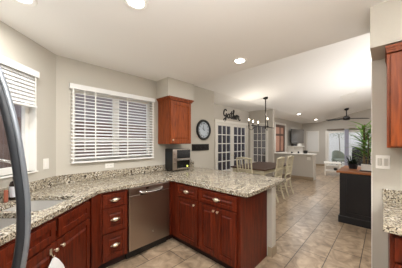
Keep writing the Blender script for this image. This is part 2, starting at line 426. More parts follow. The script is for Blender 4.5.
# window 3 in the nook's right wall; local x = -Y
w3 = sempty('window_3', (6.6, YN, 0), -PI/2)
bm = B(); a, b = .13, .71
grid_frame(bm, a, b, .62, 2.05, 3, 5, .04, .05, .02)
bx(bm, a-.06, a, -.02, .0, .56, 2.11); bx(bm, b, b+.06, -.02, 0, .56, 2.11); bx(bm, a, b, -.02, 0, 2.05, 2.11); bx(bm, a-.08, b+.08, -.04, 0, .56, .62)
obj('window_frame', bm, 'trim', w3)
obj('glass', bx(B(), a+.04, b-.04, .037, .043, .66, 2.01), 'smoked', w3)
# window 4, pink wood panels
w4 = sempty('window_4', (0, YN, 0))
bm = B(); a, b = 9.05, 10.30
bx(bm, a-.09, a, -.03, .03, .82, 2.36); bx(bm, b, b+.09, -.03, .03, .82, 2.36); bx(bm, a, b, -.03, .03, 2.27, 2.36); bx(bm, a-.12, b+.12, -.07, .03, .84, .90)
obj('window_casing', bm, 'trim', w4)
bm = B(); y = .02
bx(bm, a, a+.12, y, y+.05, .90, 2.27); bx(bm, b-.12, b, y, y+.05, .90, 2.27)
bx(bm, a+.12, b-.12, y, y+.05, 2.14, 2.27); bx(bm, a+.12, b-.12, y, y+.05, .90, .96); bx(bm, a+.12, b-.12, y, y+.05, 1.72, 1.82)
m_ = (a+b)/2+.05; bx(bm, m_-.05, m_+.05, y, y+.05, .96, 2.14)
obj('shutter_frame', bm, 'brownframe', w4)
bm = B()
for x0, x1 in ((a+.12, m_-.05), (m_+.05, b-.12)):
    for z0, z1 in ((.96, 1.72), (1.82, 2.14)): bx(bm, x0, x1, y+.015, y+.035, z0, z1); bx(bm, x0+.05, x1-.05, y+.005, y+.03, z0+.05, z1-.05, .004)
obj('shutter_panel', bm, 'pinkwood', w4)
# window 5, far wall
w5 = sempty('window_5', (XF, 0, 0), -PI/2)
bm = B(); a, b = -3.47, -2.88
grid_frame(bm, a, b, .86, 2.03, 1, 2, .05, .04, .03)
bx(bm, a-.05, a, -.015, .0, .81, 2.08); bx(bm, b, b+.05, -.015, 0, .81, 2.08); bx(bm, a, b, -.015, 0, 2.03, 2.08); bx(bm, a, b, -.015, 0, .81, .86)
obj('window_frame', bm, 'trim', w5)
obj('glass', bx(B(), a+.03, b-.03, .047, .053, .89, 2.0), 'glass', w5)
tag(obj('roller_shade', bx(B(), XF+.012, XF+.018, 2.89, 3.46, .87, 2.02), 'blind'), 'white shade drawn fully over the small far living room window', 'window shade')
# sliding door, far wall
sd = sempty('door_2', (XF, 0, 0), -PI/2)
bm = B(); a, b = -2.40, -.45
bx(bm, a-.10, a, -.04, .12, 0, 2.08); bx(bm, b, b+.1, -.04, .12, 0, 2.08); bx(bm, a, b, 0, .12, 2.0, 2.08)
obj('door_casing', bm, 'trim', sd)
for (x0, x1, yy) in ((a, -1.42, .03), (-1.48, b, .07)):
    bm = B(); bx(bm, x0, x0+.07, yy-.02, yy+.02, .01, 2.0); bx(bm, x1-.07, x1, yy-.02, yy+.02, .01, 2.0)
    bx(bm, x0+.07, x1-.07, yy-.02, yy+.02, .01, .10); bx(bm, x0+.07, x1-.07, yy-.02, yy+.02, 1.93, 2.0)
    lf = obj('door_leaf', bm, 'trim', sd)
    obj('glass', bx(B(), x0+.06, x1-.06, yy-.003, yy+.003, .09, 1.94), 'glass', lf)
tag(obj('shade_cassette', bx(B(), XF-.09, XF, 1.60, 2.42, 2.085, 2.16, .006), 'header'), 'long taupe shade cassette above the left glass of the sliding door', 'window shade')
tag(obj('door_track_cover', bx(B(), XF-.07, XF, 1.14, 1.40, 2.13, 2.17, .005), 'header'), 'short taupe bracket above the right glass of the sliding door', 'bracket')
bm = B()
for i in range(6): bx(bm, XF-.10+.012*(i % 2), XF-.06+.012*(i % 2), 1.40+i*.032, 1.43+i*.032, .03, 2.12, .004)
tag(obj('vertical_blind', bm, 'bluegrey'), 'bluish white vertical blind stacked at the middle of the sliding door', 'window blind')

# ------------------------------------------------------------------ downlights
def can(x, y, z, nrm=None, label='', watts=CAN_W, lens='can', r=.075, grp=None):
    t = thing('recessed_light', label, 'ceiling light', (x, y, z), 0, grp)
    lathe(B_ := B(), [(r*.82, -.002), (r*.82, -.006), (r*1.12, -.010), (r*1.2, -.004), (r*1.2, .0)], n=32)
    obj('trim_ring', B_, 'white', t, True)
    lathe(B_ := B(), [(0.0001, -.006), (r*.8, -.006), (r*.8, -.001), (0.0001, -.001)], n=32)
    obj('lens', B_, lens, t, True)
    l = bpy.data.lights.new('lamp', 'AREA'); l.shape = 'DISK'; l.size = r*1.6; l.energy = watts; l.color = (1, .985, .96)
    lo = bpy.data.objects.new('lamp', l); COL.objects.link(lo); lo.parent = t; lo.location = (0, 0, -.014)
    if nrm: t.rotation_euler = (nrm, 0, 0)
    return t
can(.689, 1.326, CZ, label='round recessed downlight at the top edge, above the dishwasher')
can(2.11, 1.334, CZ, label='bright round recessed downlight over the middle of the peninsula')
can(.10, 1.88, CZ, label='bluish recessed light at the upper left, above the kitchen sink', watts=10, lens='can_cool')
for (x, y) in ((.9, -.6), (-.3, -1.7), (1.1, -2.2)):  # unseen lamps, added to light the kitchen evenly
    can(x, y, CZ, label='unseen downlight added behind the camera for flat fill light', grp='added fill downlights behind the camera')
sl = -math.atan(.24)
vz = lambda y: DZ+.24*(YB-y)
can(8.87, 2.66, vz(2.66)-.001, sl, 'left recessed downlight of the two near the television', CAN_W_FAR, r=.085)
can(11.7, 2.66, vz(2.66)-.001, sl, 'right recessed downlight of the two, near the far wall', CAN_W_FAR, r=.085)
for (x, y) in ((8.6, -1.2), (5.2, -1.2), (11.6, -1.2)):
    can(x, y, vz(y)-.001, sl, 'recessed downlight high on the unseen side of the vault', CAN_W_FAR, grp='downlights on the unseen side')
# ceiling register
t = thing('ceiling_vent', 'white slatted air vent on the sloped ceiling above the fan', 'air vent', (8.57, .885, vz(.885)-.002)); t.rotation_euler = (sl, 0, 0)
bm = B(); bx(bm, -.42, .42, -.22, -.19, -.012, 0); bx(bm, -.42, .42, .19, .22, -.012, 0); bx(bm, -.42, -.39, -.19, .19, -.012, 0); bx(bm, .39, .42, -.19, .19, -.012, 0)
obj('frame', bm, 'white', t)
bm = B()
for i in range(7): bx(bm, -.39, .39, -.17+i*.053, -.145+i*.053, -.010, -.002)
obj('louvres', bm, 'white', t)

# ================================================================== KITCHEN FURNITURE
def panel_front(w, h, fw=.055, drawer=False):
    bm = B(); t_ = .02
    bx(bm, 0, fw, -t_, 0, 0, h, .002); bx(bm, w-fw, w, -t_, 0, 0, h, .002)
    bx(bm, fw, w-fw, -t_, 0, 0, fw, .002); bx(bm, fw, w-fw, -t_, 0, h-fw, h, .002)
    bx(bm, fw-.002, w-fw+.002, -t_+.010, 0, fw-.002, h-fw+.002)
    # raised centre
    a = fw+.018
    if w-2*a > .03 and h-2*a > .02:
        t = bmesh.new(); z0, z1, x0, x1 = a, h-a, a, w-a; e = .014
        vs = [t.verts.new(p) for p in ((x0, -t_+.010, z0), (x1, -t_+.010, z0), (x1, -t_+.010, z1), (x0, -t_+.010, z1), (x0+e, -t_+.002, z0+e), (x1-e, -t_+.002, z0+e), (x1-e, -t_+.002, z1-e), (x0+e, -t_+.002, z1-e))]
        t.faces.new(vs[4:])
        for i in range(4): t.faces.new((vs[i], vs[(i+1) % 4], vs[4+(i+1) % 4], vs[4+i]))
        bmesh.ops.recalc_face_normals(t, faces=t.faces[:]); merge(bm, t)
    return bm
def knob(parent, x, z, y=-.02):
    bm = lathe(B(), [(.0001, 0), (.006, 0), (.005, .010), (.012, .016), (.0145, .022), (.012, .028), (.0001, .030)], (x, y, z), 16, 'Y')
    return obj('knob', bm, 'brass', parent, True)
def cup_pull(parent, x, z, y=-.02):
    bm = B()
    sph(bm, (x, y-.006, z), .032, (1.15, .75, .7), 16)
    cyl(bm, (x-.046, y, z), (x-.046, y-.004, z), .007, n=10); cyl(bm, (x+.046, y, z), (x+.046, y-.004, z), .007, n=10)
    bx(bm, x-.05, x+.05, y-.004, y, z-.008, z+.008, .002)
    return obj('pull', bm, 'brass', parent, True)
def cabinet(name, label, loc, rz, W, D, z0, z1, fronts, toe=True, mat='cherry', group=None, sides=(0, 0)):
    """local x right, y into the cabinet, front frame at y=0. fronts: (kind, x0, x1, z0, z1, [hx, hz])"""
    c = thing(name, label, 'cabinet', loc, rz, group)
    bm = B()
    bx(bm, 0, .018, .018, D, z0, z1); bx(bm, W-.018, W, .018, D, z0, z1); bx(bm, .018, W-.018, D-.012, D, z0, z1)
    bx(bm, .018, W-.018, .018, D-.012, z0, z0+.018)
    if name != 'sink_cabinet': bx(bm, .018, W-.018, .018, D-.012, z1-.018, z1)
    obj('carcass', bm, mat, c)
    bm = B(); bx(bm, 0, .032, 0, .018, z0, z1); bx(bm, W-.032, W, 0, .018, z0, z1); bx(bm, .032, W-.032, 0, .018, z1-.03, z1); bx(bm, .032, W-.032, 0, .018, z0, z0+.03)
    zs = sorted({f[3] for f in fronts})[1:]
    for z in zs: bx(bm, .032, W-.032, 0, .018, z-.025, z+.005)
    obj('face_frame', bm, mat, c)
    if toe: obj('toe_kick', bx(B(), 0, W, .07, .085, 0, z0), 'gap', c)
    for f in fronts:
        kind, a, b, u, v = f[:5]
        fr = obj('drawer' if kind.startswith('drawer') else ('false_front' if kind == 'false' else 'door'), panel_front(b-a, v-u, .05 if kind != 'drawer_s' else .04), mat, c)
        fr.location = (a, -.001, u)
        if len(f) > 5:
            if kind.startswith('drawer'): cup_pull(fr, f[5]-a, f[6]-u)
            else: knob(fr, f[5]-a, f[6]-u)
    return c
ZT = .874
# drawer stack
cabinet('drawer_cabinet', 'narrow cherry base cabinet of three drawers left of the dishwasher', (.735, 2.2, 0), 0, .30, .60, .10, ZT,
        [('drawer_s', .018, .282, .70, .845, .15, .772), ('drawer', .018, .282, .425, .685, .15, .555), ('drawer', .018, .282, .125, .41, .15, .268)])
# corner filler between sink run and drawers (carcass of the angled corner)
c = thing('corner_cabinet', 'cherry corner post closing the bend between sink cabinet and drawers', 'cabinet', (0, 0, 0))
bm = B(); poly_prism(bm, [(.735, 2.2), (.735, 2.80), (.46, 2.80), (.35, 2.70), (.62, 2.10)], [], .10, ZT); obj('carcass', bm, 'cherry', c)
bm = B(); poly_prism(bm, [(.732, 2.27), (.732, 2.5), (.5, 2.5), (.57, 2.15)], [], 0, .10); obj('toe_kick', bm, 'gap', c)
# sink base: local frame rotated; front plane 0.622 m off the wall. s grows to the left
def sink_loc(s): v = C0+UD*s+NI*.622; return (v.x, v.y, 0)
cabinet('sink_cabinet', 'wide cherry sink base cabinet with two knobbed doors under the steel sink', sink_loc(1.32), DIAG, .90, .59, .10, ZT,
        [('false', .018, .435, .70, .845), ('false', .465, .882, .70, .845), ('door', .018, .447, .125, .685, .415, .635), ('door', .453, .882, .125, .685, .485, .635)])
cabinet('base_cabinet', 'cherry base cabinet beside the refrigerator at the lower left', sink_loc(1.70), DIAG, .375, .59, .10, ZT,
        [('drawer_s', .018, .357, .70, .845, .19, .77), ('door', .018, .357, .125, .685, .05, .64)])
# blind corner + peninsula, faces -X : local x = -Y
RP = -PI/2
c = thing('corner_cabinet', 'cherry corner filler between the dishwasher and the peninsula drawers', 'cabinet')
bm = B(); bx(bm, 1.642, 1.70, 2.2, 2.22, .10, ZT); bx(bm, 1.684, 1.704, 2.07, 2.2, .10, ZT); bx(bm, 1.70, 2.29, 2.215, 2.80, .10, ZT)
obj('carcass', bm, 'cherry', c)
bm = B(); bx(bm, 1.642, 1.77, 2.27, 2.285, 0, .10); bx(bm, 1.755, 1.77, 2.07, 2.27, 0, .10); obj('toe_kick', bm, 'gap', c)
cabinet('base_cabinet', 'narrow cherry peninsula cabinet nearest the dishwasher, one drawer over one door', (1.684, 2.07, 0), RP, .425, .60, .10, ZT,
        [('drawer_s', .018, .407, .70, .845, .21, .772), ('door', .018, .407, .125, .685, .365, .635)])
cabinet('base_cabinet', 'wide cherry peninsula cabinet with one wide drawer over a pair of doors', (1.684, 1.643, 0), RP, .568, .60, .10, ZT,
        [('drawer_s', .018, .55, .70, .845, .284, .772), ('door', .018, .281, .125, .685, .255, .645), ('door', .287, .55, .125, .685, .313, .645)])
tag(obj('end_panel', bx(B(), 1.684, 2.290, 1.056, 1.074, 0, ZT, .002), 'cherry'), 'flat cherry end panel closing the near end of the peninsula', 'panel')

# dishwasher
d = thing('dishwasher', 'stainless steel dishwasher under the counter between drawers and peninsula', 'dishwasher', (1.037, 2.2, 0))
obj('body', bx(B(), .004, .596, .02, .58, .10, .868), 'black', d)
bm = B(); bx(bm, .006, .594, -.025, .018, .115, .775, .006); obj('door', bm, 'steel', d)
cp = obj('control_panel', bx(B(), .006, .594, -.028, .018, .779, .868, .006), 'steel', d)
obj('display', bx(B(), .225, .265, -.0295, -.027, .828, .848), 'darkglass', cp)
obj('handle_recess', bx(B(), .15, .46, -.0265, -.024, .765, .80, .0008), 'black', d)
bm = B(); pts = curve_pts([(.14, -.03, .812), (.17, -.052, .798), (.24, -.062, .79), (.37, -.062, .79), (.44, -.052, .798), (.47, -.03, .812)], 6)
tube(bm, pts, .012, 12); obj('handle', bm, 'chrome', d, True)
lathe(bm := B(), [(.0001, 0), (.012, 0), (.012, .002), (.0001, .002)], (.33, -.025, .26), 16, 'Y'); obj('badge', bm, 'chrome', d)
obj('toe_panel', bx(B(), .006, .594, .05, .065, .0, .105), 'black', d)

# countertop with sink cut-outs
def sw(s, w_): v = C0+UD*s+NI*w_; return (v.x, v.y)
def arc(cx, cy, r, a0, a1, n=5): return [(cx+r*math.cos(math.radians(a0+(a1-a0)*i/n)), cy+r*math.sin(math.radians(a0+(a1-a0)*i/n))) for i in range(n+1)]
yf, xf, ye, xb = 2.172, 1.656, .965, 2.725
outer = [sw(1.70, .65), (.713, yf)] + [(xf-.03, yf)] + [(xf, yf-.03)] + arc(xf+.06, ye+.06, .06, 180, 270) + arc(xb-.05, ye+.05, .05, 270, 360) + [(xb, YB-.001), (C0.x, YB-.001), sw(0.01, .001), sw(1.70, .001)]
def bowl_loop(s0, s1, w0, w1, r=.06):
    out = []
    for (cs, cw, a) in ((s0+r, w0+r, 180), (s1-r, w0+r, 270), (s1-r, w1-r, 0), (s0+r, w1-r, 90)):
        for i in range(5):
            an = math.radians(a+90*i/4); out.append((cs+r*math.cos(an), cw+r*math.sin(an)))
    return out
bowls = [(.50, .885, .135, .545), (.925, 1.31, .135, .545)]
holes = [[sw(s, w_) for s, w_ in bowl_loop(*b)] for b in bowls]
bm = B(); poly_prism(bm, outer, holes, .8745, .914)
ct = tag(obj('countertop', bm, 'granite'), 'speckled cream and brown granite countertop running from sink to peninsula', 'countertop')
md = ct.modifiers.new('bev', 'BEVEL'); md.width = .006; md.segments = 2; md.limit_method = 'ANGLE'
# sink
sk = thing('kitchen_sink', 'undermounted stainless double bowl kitchen sink set in the granite', 'sink', (0, 0, 0))
for b in bowls:
    t = bmesh.new(); top = [t.verts.new((*sw(s, w_), .873)) for s, w_ in bowl_loop(*b)]
    lo = [t.verts.new((*sw(s, w_), .70)) for s, w_ in bowl_loop(b[0]+.01, b[1]-.01, b[2]+.01, b[3]-.01, .05)]
    n = len(top)
    for i in range(n): t.faces.new((top[i], top[(i+1) % n], lo[(i+1) % n], lo[i]))
    t.faces.new(lo)
    rim = [t.verts.new((*sw(s, w_), .873)) for s, w_ in bowl_loop(b[0]-.012, b[1]+.012, b[2]-.012, b[3]+.012, .07)]
    for i in range(n): t.faces.new((top[i], rim[i], rim[(i+1) % n], top[(i+1) % n]))
    bmesh.ops.recalc_face_normals(t, faces=t.faces[:]); bm = B(); merge(bm, t)
    bo = obj('bowl', bm, 'steel_l', sk, True)
    md = bo.modifiers.new('sol', 'SOLIDIFY'); md.thickness = .0015
    cx, cy = sw((b[0]+b[1])/2, (b[2]+b[3])/2)
    obj('drain', lathe(B(), [(.0001, 0), (.045, 0), (.045, .004), (.03, .006), (.0001, .002)], (cx, cy, .7015), 20), 'chrome', sk, True)
# faucet
fx = Vector((*sw(.905, .065), 0)); n3 = Vector((NI.x, NI.y, 0)); u3 = Vector((-UD.x, -UD.y, 0))
ft = thing('faucet', 'chrome kitchen faucet with a low arched spout behind the sink', 'faucet', (fx.x, fx.y, .9145))
bm = lathe(B(), [(.0001, 0), (.03, 0), (.03, .008), (.022, .014), (.02, .10), (.0001, .10)], (0, 0, 0), 20); obj('base', bm, 'chrome', ft, True)
dirv = (n3*.35+u3*.95).normalized()
P = [Vector((0, 0, .09)), Vector((0, 0, .25)), dirv*.03+Vector((0, 0, .335)), dirv*.12+Vector((0, 0, .365)), dirv*.22+Vector((0, 0, .335)), dirv*.27+Vector((0, 0, .26))]
obj('spout', tube(B(), curve_pts(P, 7), .012, 12), 'chrome', ft, True)
bm = B(); cyl(bm, Vector((0, 0, .07)), -dirv*.03+Vector((0, 0, .075)), .012); cyl(bm, -dirv*.03+Vector((0, 0, .075)), -dirv*.05+Vector((0, 0, .16)), .006); obj('lever', bm, 'chrome', ft, True)
# soap bottle
sp = thing('soap_bottle', 'dark amber pump soap bottle with pale label behind the sink', 'bottle', (*sw(.60, .078), .9145)); sp.scale = (1.15, 1.15, 1.15)
bm = lathe(B(), [(.0001, 0), (.03, 0), (.032, .005), (.032, .115), (.026, .135), (.012, .145), (.012, .16), (.0001, .16)]); obj('bottle', bm, 'amber', sp, True)
bm = lathe(B(), [(.0325, .025), (.0328, .025), (.0328, .105), (.0325, .105)]); obj('label', bm, 'label', sp, True)
bm = B(); cyl(bm, (0, 0, .16), (0, 0, .175), .013); cyl(bm, (0, 0, .175), (0, 0, .205), .004); cyl(bm, (0, 0, .203), (0, 0, .213), .009); cyl(bm, (0, 0, .208), (.035, -.01, .204), .004); obj('pump', bm, 'black', sp, True)
sg = obj('sponge', bx(B(), -.014, .014, -.022, .022, 0, .10, .008), 'orange'); sg.location = (*sw(.675, .075), .9145)
tag(sg, 'orange scrubber standing left of the dark soap bottle', 'sponge')

# backsplashes
bm = B(); bx(bm, .46, xb-.0, YB-.022, YB-.001, .915, 1.018, .002); tag(obj('backsplash', bm, 'granite'), 'low granite backsplash strip under the wide blinded window', 'backsplash')
o = obj('backsplash', bx(B(), -1.70, -.012, -.021, 0, .915, 1.018, .002), 'granite'); o.location = dloc(0, .001); o.rotation_euler = (0, 0, DIAG)
tag(o, 'low granite backsplash strip on the angled wall behind the sink', 'backsplash')
# wall plates
def plate(label, cat, loc, rz, w_, h_, kind, name):
    t = thing(name, label, cat, loc, rz)
    obj('plate', bx(B(), -w_/2, w_/2, -.006, -.0005, -h_/2, h_/2, .002), 'white', t)
    if kind == 'rocker2':
        for s in (-1, 1): obj('rocker', bx(B(), s*w_*.22-.013, s*w_*.22+.013, -.011, -.005, -.032, .032, .004), 'rocker', t)
    elif kind == 'rocker1': obj('rocker', bx(B(), -.016, .016, -.010, -.005, -.032, .032, .003), 'white', t)
    else:
        for s in (-1, 1):
            r_ = obj('socket', bx(B(), s*.024-.014, s*.024+.014, -.009, -.005, -.015, .015, .003), 'white', t)
            obj('slots', (lambda b_: (bx(b_, s*.024-.006, s*.024-.002, -.0094, -.0088, -.006, -.004), bx(b_, s*.024-.006, s*.024-.002, -.0094, -.0088, .004, .006), b_)[-1])(B()), 'black', r_)
    return t
plate('white light switch on the angled wall right of the sink window', 'light switch', dloc(.154, 0, 1.177), DIAG, .076, .118, 'rocker1', 'light_switch')
plate('white horizontal outlet on the wall just below the wide blinded window', 'outlet', (1.068, YB, 1.085), 0, .118, .068, 'outlet', 'wall_outlet')
plate('white double rocker light switch on the wall at the right edge', 'light switch', (2.30, .010, 1.246), RP, .092, .118, 'rocker2', 'light_switch')
plate('white outlet with a plug low on the wall behind the toaster oven', 'outlet', (2.60, YB, 1.085), 0, .07, .10, 'outlet', 'wall_outlet')
bm = B(); bx(bm, 2.585, 2.615, YB-.045, YB-.0095, 1.055, 1.085, .004); tube(bm, curve_pts([(2.60, YB-.045, 1.07), (2.60, YB-.07, 1.05), (2.60, YB-.06, 1.0), (2.56, YB-.06, .94), (2.47, YB-.08, .925), (2.425, YB-.06, .925)], 5), .0045, 8)
tag(obj('power_cord', bm, 'black'), 'black plug and cord running from the outlet to the toaster oven', 'cord')

# upper cabinet on the back wall
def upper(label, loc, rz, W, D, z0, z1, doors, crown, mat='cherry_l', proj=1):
    c = thing('wall_cabinet', label, 'cabinet', loc, rz)
    obj('carcass', bx(B(), 0, W, .018, D, z0, z1), mat, c)
    bm = B(); bx(bm, 0, .03, 0, .018, z0, z1); bx(bm, W-.03, W, 0, .018, z0, z1); bx(bm, .03, W-.03, 0, .018, z0, z0+.03); bx(bm, .03, W-.03, 0, .018, z1-.03, z1)
    obj('face_frame', bm, mat, c)
    bm = B(); l, r_ = crown
    for (e, a, b) in ((.008, z1-.05, z1-.034), (.018, z1-.034, z1-.018), (.032, z1-.018, z1)):
        bx(bm, -e*l, W+e*r_, -e*proj-.02, D, a, b)
    obj('crown_moulding', bm, mat, c)
    for (a, b, hx) in doors:
        dd = obj('door', panel_front(b-a, z1-.06-z0-.012, .06), mat, c); dd.location = (a, -.001, z0+.012); knob(dd, hx-a, .055)
    return c
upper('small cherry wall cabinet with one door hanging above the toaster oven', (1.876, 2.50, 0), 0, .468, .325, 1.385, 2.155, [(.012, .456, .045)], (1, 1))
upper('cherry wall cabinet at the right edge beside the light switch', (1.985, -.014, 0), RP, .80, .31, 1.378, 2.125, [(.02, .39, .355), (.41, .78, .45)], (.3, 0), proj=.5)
# right base cabinet and counter
cabinet('base_cabinet', 'cherry base cabinet under the granite at the right edge', (1.665, -.024, 0), RP, .80, .60, .10, ZT,
        [('drawer_s', .02, .39, .70, .845, .2, .772), ('drawer_s', .41, .78, .70, .845, .6, .772), ('door', .02, .39, .125, .685, .35, .64), ('door', .41, .78, .125, .685, .45, .64)])
tag(obj('countertop', bx(B(), 1.605, 2.299, -.85, .008, .8745, .914, .006), 'granite'), 'short granite countertop at the right edge below the light switch', 'countertop')
tag(obj('backsplash', bx(B(), 2.278, 2.299, -.85, .012, .915, 1.017, .003), 'granite'), 'granite backsplash strip at the right edge below the light switch', 'backsplash')

# toaster oven
t = thing('toaster_oven', 'black and steel toaster oven on the counter under the wall cabinet', 'toaster oven', (2.003, 2.575, .9145))
W_, H_, D_ = .40, .385, .225
bm = B(); bx(bm, 0, W_, .012, D_, .018, H_, .01); obj('body', bm, 'black', t)
for x in (.03, W_-.03):
    for y in (.03, D_-.03): obj('foot', cyl(B(), (x, y, 0), (x, y, .02), .012, n=12), 'black', t)
obj('side_panel', bx(B(), -.002, .001, .03, D_-.03, .20, .33), 'charcoal', t)
bm = B(); bx(bm, .0, .085, -.006, .014, .02, H_-.005, .004); bx(bm, .085, W_, -.006, .014, .18, .215, .003); bx(bm, .085, W_, -.006, .014, .02, .045, .003); bx(bm, W_-.02, W_, -.006, .014, .045, .18, .003); bx(bm, .085, W_, -.006, .014, H_-.02, H_-.005, .003)
obj('front_frame', bm, 'steel', t)
obj('upper_window', bx(B(), .085, W_-.004, -.002, .012, .215, H_-.02), 'darkglass', t)
obj('lower_window', bx(B(), .085, W_-.02, -.002, .012, .045, .18), 'darkglass', t)
bm = B(); cyl(bm, (.11, -.035, .197), (W_-.02, -.035, .197), .008); cyl(bm, (.13, -.035, .197), (.13, -.004, .197), .006); cyl(bm, (W_-.04, -.035, .197), (W_-.04, -.004, .197), .006)
obj('handle', bm, 'chrome', t, True)
for z in (.30, .22, .14): obj('dial', lathe(B(), [(.0001, 0), (.02, 0), (.018, .018), (.0001, .018)], (.042, -.006, z), 18, 'Y'), 'steel', t, True)
obj('display', bx(B(), .31, .34, -.004, -.002, .06, .085, .002), 'yellow', t)

# refrigerator with the curved handle; local x into the door plane (right), y away from the room
rf = thing('refrigerator', 'steel refrigerator whose long curved charcoal handle crosses the left edge', 'refrigerator', (*sw(1.725, .0), 0), DIAG)
# local: x negative = towards the camera side, y negative = into the room
bm = B(); bx(bm, -.90, -.012, -.98, -.03, .03, 1.75, .006); obj('body', bm, 'charcoal', rf)
obj('door', bx(B(), -.90, -.452, -1.055, -.985, .75, 1.75, .012), 'steel', rf)
dor = obj('door', bx(B(), -.446, -.012, -1.055, -.985, .75, 1.75, .012), 'steel', rf)
obj('freezer_drawer', bx(B(), -.90, -.012, -1.055, -.985, .05, .745, .012), 'steel', rf)
for x in (-.85, -.06):
    for y in (-.9, -.1): obj('foot', cyl(B(), (x, y, 0), (x, y, .035), .02, n=12), 'black', rf)
M4 = Matrix.Translation((*sw(1.725, .0), 0)) @ Matrix.Rotation(DIAG, 4, 'Z')
inv = M4.inverted()
hp = []
DH = .53
fwd = Vector((math.cos(PSI), math.sin(PSI), 0)); rgt = Vector((math.sin(PSI), -math.cos(PSI), 0))
for lat, z in ((-.628, 1.70), (-.602, 1.685), (-.568, 1.60), (-.5455, 1.53), (-.528, 1.46), (-.516, 1.40), (-.505, 1.33), (-.497, 1.26), (-.496, 1.20), (-.498, 1.15), (-.508, 1.085), (-.521, 1.02), (-.543, .95), (-.575, .88), (-.60, .84), (-.628, .825)):
    hp.append(inv @ (fwd*DH+rgt*lat+Vector((0, 0, z))))
obj('handle', tube(B(), curve_pts(hp, 5), .0115, 14), 'charcoal', dor, True)
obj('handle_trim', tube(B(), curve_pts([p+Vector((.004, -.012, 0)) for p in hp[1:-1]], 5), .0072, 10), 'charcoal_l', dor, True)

# towel on hook
tw = thing('dish_towel', 'white dish towel hanging from a small hook on the sink cabinet door', 'towel', (*sw(.94, .6445), .0), DIAG)
bm = B(); tube(bm, [(-.0, -.002, .655), (0, -.008, .62), (0, -.022, .60), (0, -.028, .615)], .003, 8); bx(bm, -.010, .010, -.003, 0, .62, .66, .001); obj('hook', bm, 'brass', tw, True)
t_ = bmesh.new(); n = 26
rows = []
for j in range(15):
    f = j/14; z = .598-.40*f; wd = .012+.085*min(1, f*3.0)**.7
    ring = []
    for i in range(n):
        a = 2*PI*i/n; fold = 1+.18*math.cos(5*a)*min(1, f*3)
        ring.append(t_.verts.new((wd*math.cos(a)*fold, -.020+.013*math.sin(a)*fold*min(1, .4+f), z-.01*math.sin(3*a)*f)))
    rows.append(ring)
for a, b in zip(rows, rows[1:]):
    for i in range(n): t_.faces.new((a[i], a[(i+1) % n], b[(i+1) % n], b[i]))
t_.faces.new(rows[0][::-1]); t_.faces.new(rows[-1]); bmesh.ops.recalc_face_normals(t_, faces=t_.faces[:])
bm = B(); merge(bm, t_); obj('cloth', bm, 'towel', tw, True)

# ------------------------------------------------------------------ wall decor
ck = thing('wall_clock', 'round wall clock with black rim and pale face right of the cabinet', 'clock', (3.02, YB, 1.68))
lathe(bm := B(), [(.0001, .001), (.215, .001), (.222, .015), (.215, .04), (.195, .048), (.172, .038), (.170, .018), (.0001, .018)], n=48, axis='Y'); obj('rim', bm, 'black', ck, True)
lathe(bm := B(), [(.0001, .0185), (.170, .0185), (.170, .021), (.0001, .021)], n=48, axis='Y'); obj('face', bm, 'face', ck)
def text_mesh(s, size, depth=.0015):
    cu = bpy.data.curves.new('txt', 'FONT'); cu.body = s; cu.size = size; cu.extrude = depth; cu.align_x = 'CENTER'; cu.align_y = 'CENTER'
    o = bpy.data.objects.new('txt', cu); COL.objects.link(o); dg = bpy.context.evaluated_depsgraph_get()
    me = bpy.data.meshes.new_from_object(o.evaluated_get(dg)); b = B(); b.from_mesh(me)
    bpy.data.objects.remove(o); bpy.data.curves.remove(cu); return b
bm = B()
for i, s in enumerate(('XII', 'I', 'II', 'III', 'IV', 'V', 'VI', 'VII', 'VIII', 'IX', 'X', 'XI')):
    a = 2*PI*i/12; tt = text_mesh(s, .052)
    merge(bm, tt, Matrix.Translation((.138*math.sin(a), -.0225, .138*math.cos(a))) @ Matrix.Rotation(PI/2, 4, 'X') @ Matrix.Rotation(-a, 4, 'Z'))
obj('numerals', bm, 'black', ck)
for nm, ang, ln in (('hour_hand', 305, .075), ('minute_hand', 348, .115)):
    a = math.radians(ang); v = Vector((math.sin(a), 0, math.cos(a)))
    o = obj(nm, cyl(B(), -v*.02+Vector((0, -.026, 0)), v*ln+Vector((0, -.026, 0)), .005, .002, 8), 'black', ck)
kr = thing('hook_rack', 'dark wooden hook rack on the wall under the round clock', 'rack', (2.935, YB, 1.306))
obj('board', bx(B(), -.255, .255, -.02, -.001, -.068, .068, .003), 'iron', kr)
for i in range(4):
    x = -.18+.12*i
    obj('hook', tube(B(), [(x, -.02, .03), (x, -.045, .0), (x, -.05, -.03), (x, -.065, -.035), (x, -.07, -.015)], .006, 8), 'iron', kr, True)
# script sign "Gather"
gs = thing('script_sign', 'black script word sign reading gather above the french doors', 'wall sign', (4.98, YN-.012, 2.215))
strokes = [
 [(.16, .26), (.11, .30), (.04, .26), (.01, .16), (.05, .09), (.12, .10), (.15, .17), (.14, .05), (.10, -.07), (.02, -.09), (.02, -.03), (.14, .05), (.22, .08)],
 [(.33, .15), (.26, .16), (.22, .09), (.26, .03), (.33, .08), (.34, .15), (.34, .05), (.40, .06)],
 [(.46, .27), (.43, .12), (.44, .03), (.50, .05)], [(.37, .19), (.53, .20)],
 [(.50, .05), (.56, .18), (.60, .30), (.56, .31), (.55, .15), (.54, .02), (.59, .13), (.63, .13), (.63, .03), (.68, .05)],
 [(.68, .07), (.75, .12), (.74, .17), (.69, .12), (.71, .03), (.78, .05)],
 [(.78, .05), (.82, .17), (.86, .14), (.90, .14), (.89, .04), (.95, .0), (.99, .03)]]
for i, st in enumerate(strokes):
    ps = curve_pts([(x, 0, z-.03) for x, z in st], 6)
    if i != 3 and i != 2 or True:
        obj('letter_stroke', tube(B(), ps, .021, 8), 'black', gs, True)

